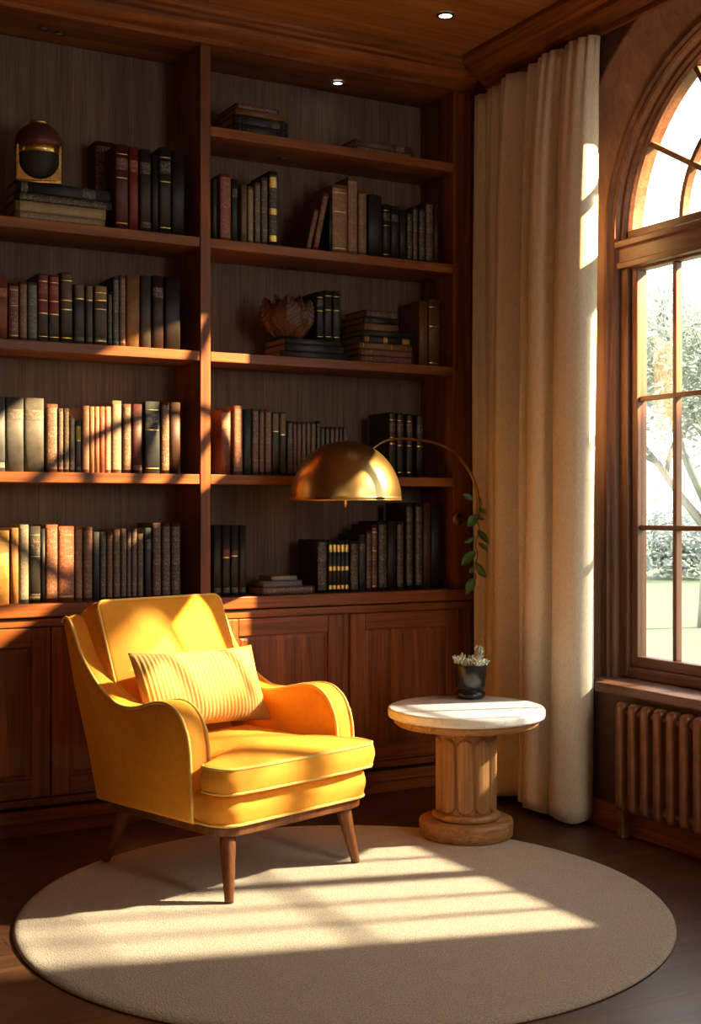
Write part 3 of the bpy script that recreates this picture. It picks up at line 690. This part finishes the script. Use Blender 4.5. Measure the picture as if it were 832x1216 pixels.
# lumbar pillow
pw, ph, pt = .293, .152, .062
plw = thing('lumbar_pillow', 'ribbed mustard lumbar pillow leaning on the back of the yellow armchair', 'pillow', (CX, CY, .47), TH)
def pil(side):
    def fn(u, v):
        a, b = (u-.5)*2, (v-.5)*2
        e = (max(0, 1-abs(a)**3.2))**.55*(max(0, 1-abs(b)**3.0))**.55
        pin = 1-.07*(1-abs(b)**2)*abs(a)**4; pin2 = 1-.09*(1-abs(a)**2)*abs(b)**4
        x = pw*a*pin; y = ph*b*pin2
        w = side*(pt*e+.0019*e**.3*math.sin(a*PI*33+.6*math.sin(b*3)))
        w -= side*.018*math.exp(-((a-.12)*9)**2)*max(0, b)**2*e
        return x, y, w
    return fn
m = MB()
for sd in (1, -1):
    f_ = pil(sd)
    m.grid(lambda u, v: f_(u, v), 216, 28)
tl = math.radians(24)
def pmap(p):
    x, y, w = p; rr = math.radians(-1.5); x, y = x*math.cos(rr)-y*math.sin(rr), x*math.sin(rr)+y*math.cos(rr)
    f = -.120+w*math.cos(tl)-y*math.sin(tl); z = .640+y*math.cos(tl)+w*math.sin(tl)
    return (x-.015, -f, z-.47)
m.v = [pmap(p) for p in m.v]
m.build('cover', RIB, plw, rel=False)

# ------------------------------------------------------------------ side table
TX, TY = 2.834, 4.227
tb = thing('side_table', 'round pedestal side table with white marble top and fluted oak column', 'table', (TX, TY, ZR))
MB().lathe([(0, ZR+.0005), (.176, ZR+.0005), (.184, .026), (.185, .075), (.182, .083), (.176, .086), (0, .086)], 64, (TX, TY), cap=False).build('base', TBX, tb)
MB().lathe([(.10, .086), (.128, .087), (.134, .096), (.133, .106), (.124, .113), (.10, .114)], 64, (TX, TY), cap=False).build('base_ring', TBX, tb)
NF = 10
def flute(r, z, a):
    t = (a/(2*PI)*NF) % 1; s_ = (t-.5)*2; hw = 2*PI*.115/NF/2
    x = s_*hw; za, zb = .118, .412; e = hw*.95
    # rounded slab: distance inside a stadium-shaped panel
    zz = z
    if zz < za+e: d = e-math.hypot(x, za+e-zz)
    elif zz > zb-e: d = e-math.hypot(x, zz-(zb-e))
    else: d = e-abs(x)
    k = max(0, min(1, d/.006)); return r+.013*(k*k*(3-2*k))*(1-.12*s_*s_)
m = MB(); m.lathe([(.108, .113+(.420-.113)*i/90) for i in range(91)], 320, (TX, TY), rfun=flute); m.build('column', TBL, tb)
MB().lathe([(.10, .414), (.112, .415), (.117, .421), (.113, .428), (.107, .431), (.109, .445), (.116, .452), (.10, .452)], 64, (TX, TY), cap=False).build('neck', TBX, tb)
MB().lathe([(0, .450), (.25, .450), (.272, .453), (.284, .462), (.287, .484), (0, .484)], 96, (TX, TY), cap=False).build('apron', TBX, tb)
MB().lathe([(0, .4845), (.300, .4845), (.307, .488), (.309, .495), (.309, .514), (.306, .521), (.298, .5235), (0, .5235)], 96, (TX, TY), cap=False).build('tabletop', MARB, tb)
TZ = .5238
# potted succulent
px_, py_ = 2.972, 4.402
pt_ = thing('potted_succulent', 'small frosty succulent in a glossy black footed pot on the marble table', 'plant', (px_, py_, TZ))
MB().lathe([(0, TZ+.0002), (.052, TZ+.0002), (.060, TZ+.006), (.063, TZ+.016), (.060, TZ+.028), (.052, TZ+.033), (.046, TZ+.034), (.055, TZ+.038), (.061, TZ+.055), (.066, TZ+.10), (.068, TZ+.136), (.0675, TZ+.139), (.063, TZ+.139), (.060, TZ+.122), (0, TZ+.122)], 56, (px_, py_), cap=False).build('pot', BLACKM, pt_)
MB().lathe([(.0595, TZ+.1225), (.04, TZ+.127), (0, TZ+.129)], 28, (px_, py_), cap=False).build('soil', SOIL, pt_)
stm = MB(); lvs = MB()
def leaf_blob(mb, p, d, l, w):
    d = d.normalized(); s_ = d.orthogonal().normalized(); n_ = d.cross(s_)
    rs = []
    for t, k in ((0, .25), (.3, .9), (.6, 1), (.85, .6), (1, .05)):
        rs.append([p+d*l*t+s_*(w*k*math.cos(q*PI/3))+n_*(w*.45*k*math.sin(q*PI/3)) for q in range(6)])
    mb.rings(rs)
for k in range(38):
    a = R.uniform(0, 2*PI); r = .056*math.sqrt(R.random())
    b = Vector((px_+r*math.cos(a), py_+r*math.sin(a), TZ+.124))
    tall = .085 if k in (0, 1) else R.uniform(.028, .055)
    if k in (0, 1): b = Vector((px_+.028, py_-.015+.02*k, TZ+.124))
    dirv = Vector((.5*math.cos(a), .5*math.sin(a), 1)).normalized() if k > 1 else Vector((.1, -.1, 1)).normalized()
    tip = b+dirv*tall; stm.tube([b, (b+tip)/2, tip], .0016, 6)
    for j in range(int(tall/.0042)):
        t = .3+.7*j/int(tall/.0042); an = j*2.4
        p = b.lerp(tip, t); leaf_blob(lvs, p, Vector((math.cos(an), math.sin(an), .75)), R.uniform(.014, .022), .0052)
stm.build('stems', STEM, pt_); lvs.build('leaves', SUCC, pt_)

# ------------------------------------------------------------------ arc lamp
A2, B2 = Vector((3.37, 4.93)), Vector((2.60, 4.79))
def on_arm(x, y):                                        # meet the lamp's vertical plane
    a, b = ray(x); e = B2-A2; det = a*(-e.y)-b*(-e.x)
    d = (A2.x*(-e.y)-A2.y*(-e.x))/det
    return Vector((a*d, b*d, CH-(y-HZ)/FPX*d))
lamp = thing('wall_lamp', 'brass dome lamp on a thin curved arm fixed to the bookcase side', 'lamp', (3.37, 5.09, 1.25))
armpts = [Vector((3.37, 4.93, 1.255))]+[on_arm(x, y) for x, y in ((567.5, 592), (564, 576), (557, 560), (544, 543), (528, 531), (510, 524.7), (491, 522), (472, 521))]
dome_c = on_arm(410.5, 594); DC = (dome_c.x, dome_c.y)
armpts += [on_arm(455, 524.5), on_arm(441, 534)]
ap = catmull(armpts, 8)
MB().tube(ap, [.0085-.0035*i/len(ap) for i in range(len(ap))], 14).build('arm', BRASSD, lamp)
m = MB(); m.tube([(3.37, 5.095, 1.255), (3.37, 4.93, 1.255)], .007, 12); m.build('bracket', BRASSD, lamp)
m = MB(); m.lathe([(0, 0), (.03, 0), (.03, .006), (.022, .012), (0, .012)], 28, cap=False); m.xf(Matrix.Translation((3.37, 5.1035, 1.255)) @ Matrix.Rotation(PI/2, 4, 'X')); m.build('wall_plate', BRASSD, lamp)
zr = dome_c.z; RD = .2385
po = [(RD*math.cos(PI/2*k/24), zr+.252*math.sin(PI/2*k/24)) for k in range(24)]+[(.006, zr+.252)]
pi_ = [((RD-.004)*math.cos(PI/2*k/24), zr+.001+.246*math.sin(PI/2*k/24)) for k in range(24)]
MB().lathe([(RD-.004, zr+.001), (RD-.001, zr-.003), (RD+.002, zr-.002), (RD+.0015, zr+.003)]+po, 96, DC, cap=False).build('shade', BRASS, lamp)
INN = plain('shade_lining', (.62, .46, .25), .5, .4)
MB().lathe(pi_+[(0, zr+.247)], 72, DC, cap=False).build('shade_lining', INN, lamp)
MB().lathe([(0, zr-.034), (.006, zr-.033), (.006, zr-.018), (.0085, zr-.016), (.0085, zr+.03), (.03, zr+.05), (.03, zr+.12), (.012, zr+.13), (.012, zr+.24)], 20, DC, cap=False).build('bulb_holder', BRASSD, lamp)
# vine hanging on the lamp arm
vn = thing('trailing_vine', 'green trailing vine hanging from the lower end of the lamp arm', 'plant', (3.37, 4.92, 1.30))
vp = [(569, 590), (571, 600), (566, 615), (569, 630), (564, 645), (567, 660), (561, 675), (565, 685), (560, 697)]
def vat(x, y): return atD(x, y, 5.875)
MB().tube(catmull([vat(*p) for p in vp], 6), .0024, 8).build('stem', STEM, vn)
for x, y, tx, ty, w in ((561, 594, 549, 588, .5), (569, 602, 577, 609, .5), (567, 612, 555, 625, .62), (568, 614, 575, 617, .5), (566, 630, 578, 646, .45), (563, 637, 550, 643, .4), (567, 645, 578, 655, .35), (565, 655, 549, 672, .48), (565, 667, 578, 685, .42), (562, 672, 556, 680, .6), (566, 680, 573, 686, .4), (563, 686, 553, 705, .48)):
    p, q = vat(x, y), vat(tx, ty); d = q-p; l_ = d.length; d.normalize()
    view = Vector((SN, CS, 0)); side = d.cross(view).normalized()
    fwd = side.cross(d)
    yaw = R.uniform(-.6, .6); side = (side*math.cos(yaw)+fwd*math.sin(yaw)).normalized(); nrm = d.cross(side)
    def lfn(u, v):
        a = (u-.5)*2; ww = w*l_*.62*math.sin(PI*min(1, v*.93+.03))**.8*(1-.25*v)
        return p+d*(l_*v)+side*(a*ww)+nrm*(.006*abs(a)+.008*math.sin(v*2.5))
    lo = MB().grid(lfn, 6, 10).build('leaf', LEAFG, vn)

# ------------------------------------------------------------------ curtain
plan = [(5.035, 3.440), (5.00, 3.395), (4.955, 3.437), (4.90, 3.40), (4.845, 3.395), (4.80, 3.437), (4.755, 3.35), (4.68, 3.325), (4.625, 3.43), (4.60, 3.437), (4.565, 3.36), (4.53, 3.34), (4.495, 3.43), (4.465, 3.325), (4.40, 3.295), (4.335, 3.33), (4.315, 3.425), (4.285, 3.33), (4.22, 3.315), (4.155, 3.345), (4.135, 3.40), (4.15, 3.437)]
pc = catmull([Vector((y, x, 0)) for y, x in plan], 9)
m = MB(); NV = 60; CT, CB = 3.243, .022
def cfn(i, j):
    p = pc[i]; t = j/NV; y, x = p.x, p.y; s_ = i/(len(pc)-1)
    amp = 1-.45*math.exp(-t*9)
    x = 3.437-(3.437-x)*amp*(1+.10*t)-.012*t*s_
    y += .012*math.sin(t*5+s_*14)*t*(1-s_)+(.035*t*s_*s_)
    x += .006*math.sin(t*9+s_*25)*t
    x += .007*math.sin(s_*170)*math.exp(-t*9)
    x = min(x, 3.44 if t < .95 else 3.428)
    z = CT-(CT-CB)*t+.010*math.sin(s_*40)*(t > .99)
    return (x, y, z)
vs = [cfn(i, j) for i in range(len(pc)) for j in range(NV+1)]
m.add(vs, [(i*(NV+1)+j, (i+1)*(NV+1)+j, (i+1)*(NV+1)+j+1, i*(NV+1)+j+1) for i in range(len(pc)-1) for j in range(NV)], True)
cu = tag(m.build('curtain', CURT), 'floor length cream linen curtain hanging in folds beside the arched window', 'curtain')
sd = cu.modifiers.new('solid', 'SOLIDIFY'); sd.thickness = .003

# ------------------------------------------------------------------ radiator
rad = thing('radiator', 'bronze brown column radiator under the window sill', 'radiator', (3.395, 3.4, 0))
m0 = MB().lathe([(0, 0)], 3, cap=False)
YR = 3.945; NS = 17; PT = .0715
for k in range(NS):
    y = YR-PT*k; m = MB()
    pr = []
    z0, z1, w = .105, .54, .0235
    outl = rrect(3.362, 3.425, z0, z1, .026, 8)
    rs = []
    for dy, ins in ((-w, .012), (-w*.8, .004), (-w*.4, 0), (w*.4, 0), (w*.8, .004), (w, .012)):
        rs.append([(3.3935+(a-3.3935)*(1-ins/.0315), y+dy, .3225+(b-.3225)*(1-ins/.2175)) for a, b in outl])
    m.rings(rs); m.build('section', RADM, rad)
for z_ in (.50, .145): MB().tube([(3.3935, YR+.02, z_), (3.3935, YR-PT*(NS-1)-.02, z_)], .017, 16).build('header_pipe', RADM, rad)
for k in (0, NS-1):
    y = YR-PT*k
    MB().box(3.372, 3.415, y-.016, y+.016, 0.0005, .115).build('foot', RADM, rad, bevel=.006)

# ------------------------------------------------------------------ outdoors
def green(name, a, b):
    m, nt, bs, o = new_mat(name)
    n = noise(nt, coords(nt, (1, 1, 1)), 1.3, 5, .6)
    nt.links.new(ramp(nt, n, [(.3, a), (.7, b)]), bs.inputs['Base Color']); bs.inputs['Roughness'].default_value = .8
    return m
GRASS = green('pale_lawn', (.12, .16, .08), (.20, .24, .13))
TL = green('haze_tinted_foliage', (.32, .36, .28), (.46, .50, .41))  # outdoor haze is put into the leaf colour by paling it
TL2 = green('far_haze_tinted_foliage', (.29, .33, .30), (.38, .41, .38))  # greyer still, painting thicker haze on the distant leaves
BARK = plain('grey_bark', (.34, .32, .29), .9, 0, 3, .2)
lw = struct(MB().box(3.9, 90, -30, 90, -.5, -.3).build('ground', GRASS))
def tree(x, y, h, crown, nl, label, leafm=TL, lsz=.22, bare=False, seed=1, name='tree', cat='tree'):
    rr = random.Random(seed)
    t = thing(name, label, cat, (x, y, -.3), 0, 'trees and shrubs outside the window')
    tr = MB(); lv = MB(); tips = []
    def grow(p, d, l, r, lev):
        q = p+d*l; mid = (p+q)/2+Vector((rr.uniform(-.1, .1), rr.uniform(-.1, .1), 0))*l*.5
        tr.tube([p, mid, q], [r, r*.85, r*.7], 6)
        if lev >= 2: tips.append(q); tips.append(mid)
        if lev < 4:
            for k in range(3 if lev else 4):
                a = rr.uniform(0, 2*PI); sp = rr.uniform(.45, .95)
                nd = (d+Vector((math.cos(a)*sp, math.sin(a)*sp, rr.uniform(-.15, .35)))).normalized()
                grow(q if k < 2 else mid.lerp(q, .6), nd, l*rr.uniform(.6, .78), r*.6, lev+1)
    if h > 2: grow(Vector((x, y, -.3)), Vector((rr.uniform(-.08, .08), rr.uniform(-.08, .08), 1)).normalized(), h*.34, h*.022, 0)
    else: tips = [Vector((x+rr.gauss(0, crown*.5), y+rr.gauss(0, crown*.5), -.3+abs(rr.gauss(h*.5, h*.25)))) for k in range(60)]
    for k in range(nl):
        c = rr.choice(tips)+Vector((rr.gauss(0, crown*.16), rr.gauss(0, crown*.16), rr.gauss(0, crown*.13)))
        if c.z < -.25: c.z = -.2
        a = Vector((rr.gauss(0, 1), rr.gauss(0, 1), rr.gauss(0, 1))).normalized(); b = a.orthogonal().normalized(); s_ = lsz*rr.uniform(.6, 1.2)
        lv.add([c-a*s_, c+b*s_*.5, c+a*s_, c-b*s_*.5], [(0, 1, 2, 3)])
    if tr.v: tr.build('trunk', BARK, t)
    lv.build('foliage', leafm, t)
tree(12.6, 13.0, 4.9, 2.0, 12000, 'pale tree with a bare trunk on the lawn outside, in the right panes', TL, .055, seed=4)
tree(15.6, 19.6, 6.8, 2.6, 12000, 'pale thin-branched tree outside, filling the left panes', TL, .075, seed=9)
for i, (x, y, h, cr, lb) in enumerate(((18.3, 24.5, 1.7, 1.2, 'haze-tinted round shrub at the far edge of the lawn, leftmost'), (21.0, 22.5, 1.5, 1.2, 'haze-tinted low shrub at the far edge of the lawn, middle'), (23.4, 20.3, 1.7, 1.2, 'haze-tinted round shrub at the far edge of the lawn, rightmost'))):
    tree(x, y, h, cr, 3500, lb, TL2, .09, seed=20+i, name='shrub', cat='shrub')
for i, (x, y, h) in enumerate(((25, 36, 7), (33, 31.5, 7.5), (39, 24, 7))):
    tree(x, y, h, 3, 5000, ['haze-tinted far tree beyond the lawn, behind the leftmost shrub', 'haze-tinted tallest far tree beyond the lawn, behind the middle shrub', 'haze-tinted far tree beyond the lawn, behind the rightmost shrub'][i], TL2, .16, seed=30+i)

# ------------------------------------------------------------------ light
w = bpy.data.worlds.new('world'); bpy.context.scene.world = w; w.use_nodes = True
nt = w.node_tree; nt.nodes.clear(); o = nt.nodes.new('ShaderNodeOutputWorld'); b = nt.nodes.new('ShaderNodeBackground')
tc = nt.nodes.new('ShaderNodeTexCoord'); sp = nt.nodes.new('ShaderNodeSeparateXYZ'); nt.links.new(tc.outputs['Generated'], sp.inputs[0])
nt.links.new(ramp(nt, sp.outputs['Z'], [(0, (.93, .95, .92)), (.5, (.98, .98, .96)), (1, (.80, .88, 1))]), b.inputs[0])
b.inputs[1].default_value = 3.0; nt.links.new(b.outputs[0], o.inputs[0])
def lamp_obj(name, typ, loc, to, energy, col, **k):
    d = bpy.data.lights.new(name, typ); d.energy = energy; d.color = col
    for a, v in k.items(): setattr(d, a, v)
    ob = bpy.data.objects.new(name, d); C.objects.link(ob); ob.location = loc
    ob.rotation_euler = (Vector(to)-Vector(loc)).to_track_quat('-Z', 'Y').to_euler(); return ob
sd_ = Vector((-.96, .28, -.66)).normalized()
lamp_obj('sun', 'SUN', (12, 0, 8), Vector((12, 0, 8))+sd_, 12.5, (1, .86, .62), angle=.038)
tg = Vector((1.62, 5.1, 1.45)); dv = Vector((.78, -.63, .51))
lamp_obj('added_bookcase_spot', 'SPOT', tg+dv*9, tg, 46000, (1, .62, .28), spot_size=math.radians(13.5), spot_blend=.25, shadow_soft_size=.05)  # added spot outside the window, for the bookcase light the sun misses
pl = lamp_obj('window_portal', 'AREA', (3.70, YC, 1.87), (0, YC, 1.87), 1, (1, 1, 1), shape='RECTANGLE', size=1.5, size_y=2.6)
pl.data.cycles.is_portal = True
lamp_obj('room_fill', 'AREA', (-.5, -.3, 1.9), (2.4, 5, .9), 10, (1, .62, .34), shape='RECTANGLE', size=2.2, size_y=1.2)
lamp_obj('added_right_bay_fill', 'AREA', (3.2, -.2, 2.0), (2.45, 4.8, 1.2), 38, (1, .88, .74), shape='RECTANGLE', size=1.0, size_y=1.6)  # added area fill brightening the right bay; no window stands here
vs_ = bpy.context.scene.view_settings; vs_.view_transform = 'Standard'; vs_.look = 'None'; vs_.exposure = .45
bpy.context.scene.cycles.max_bounces = 10
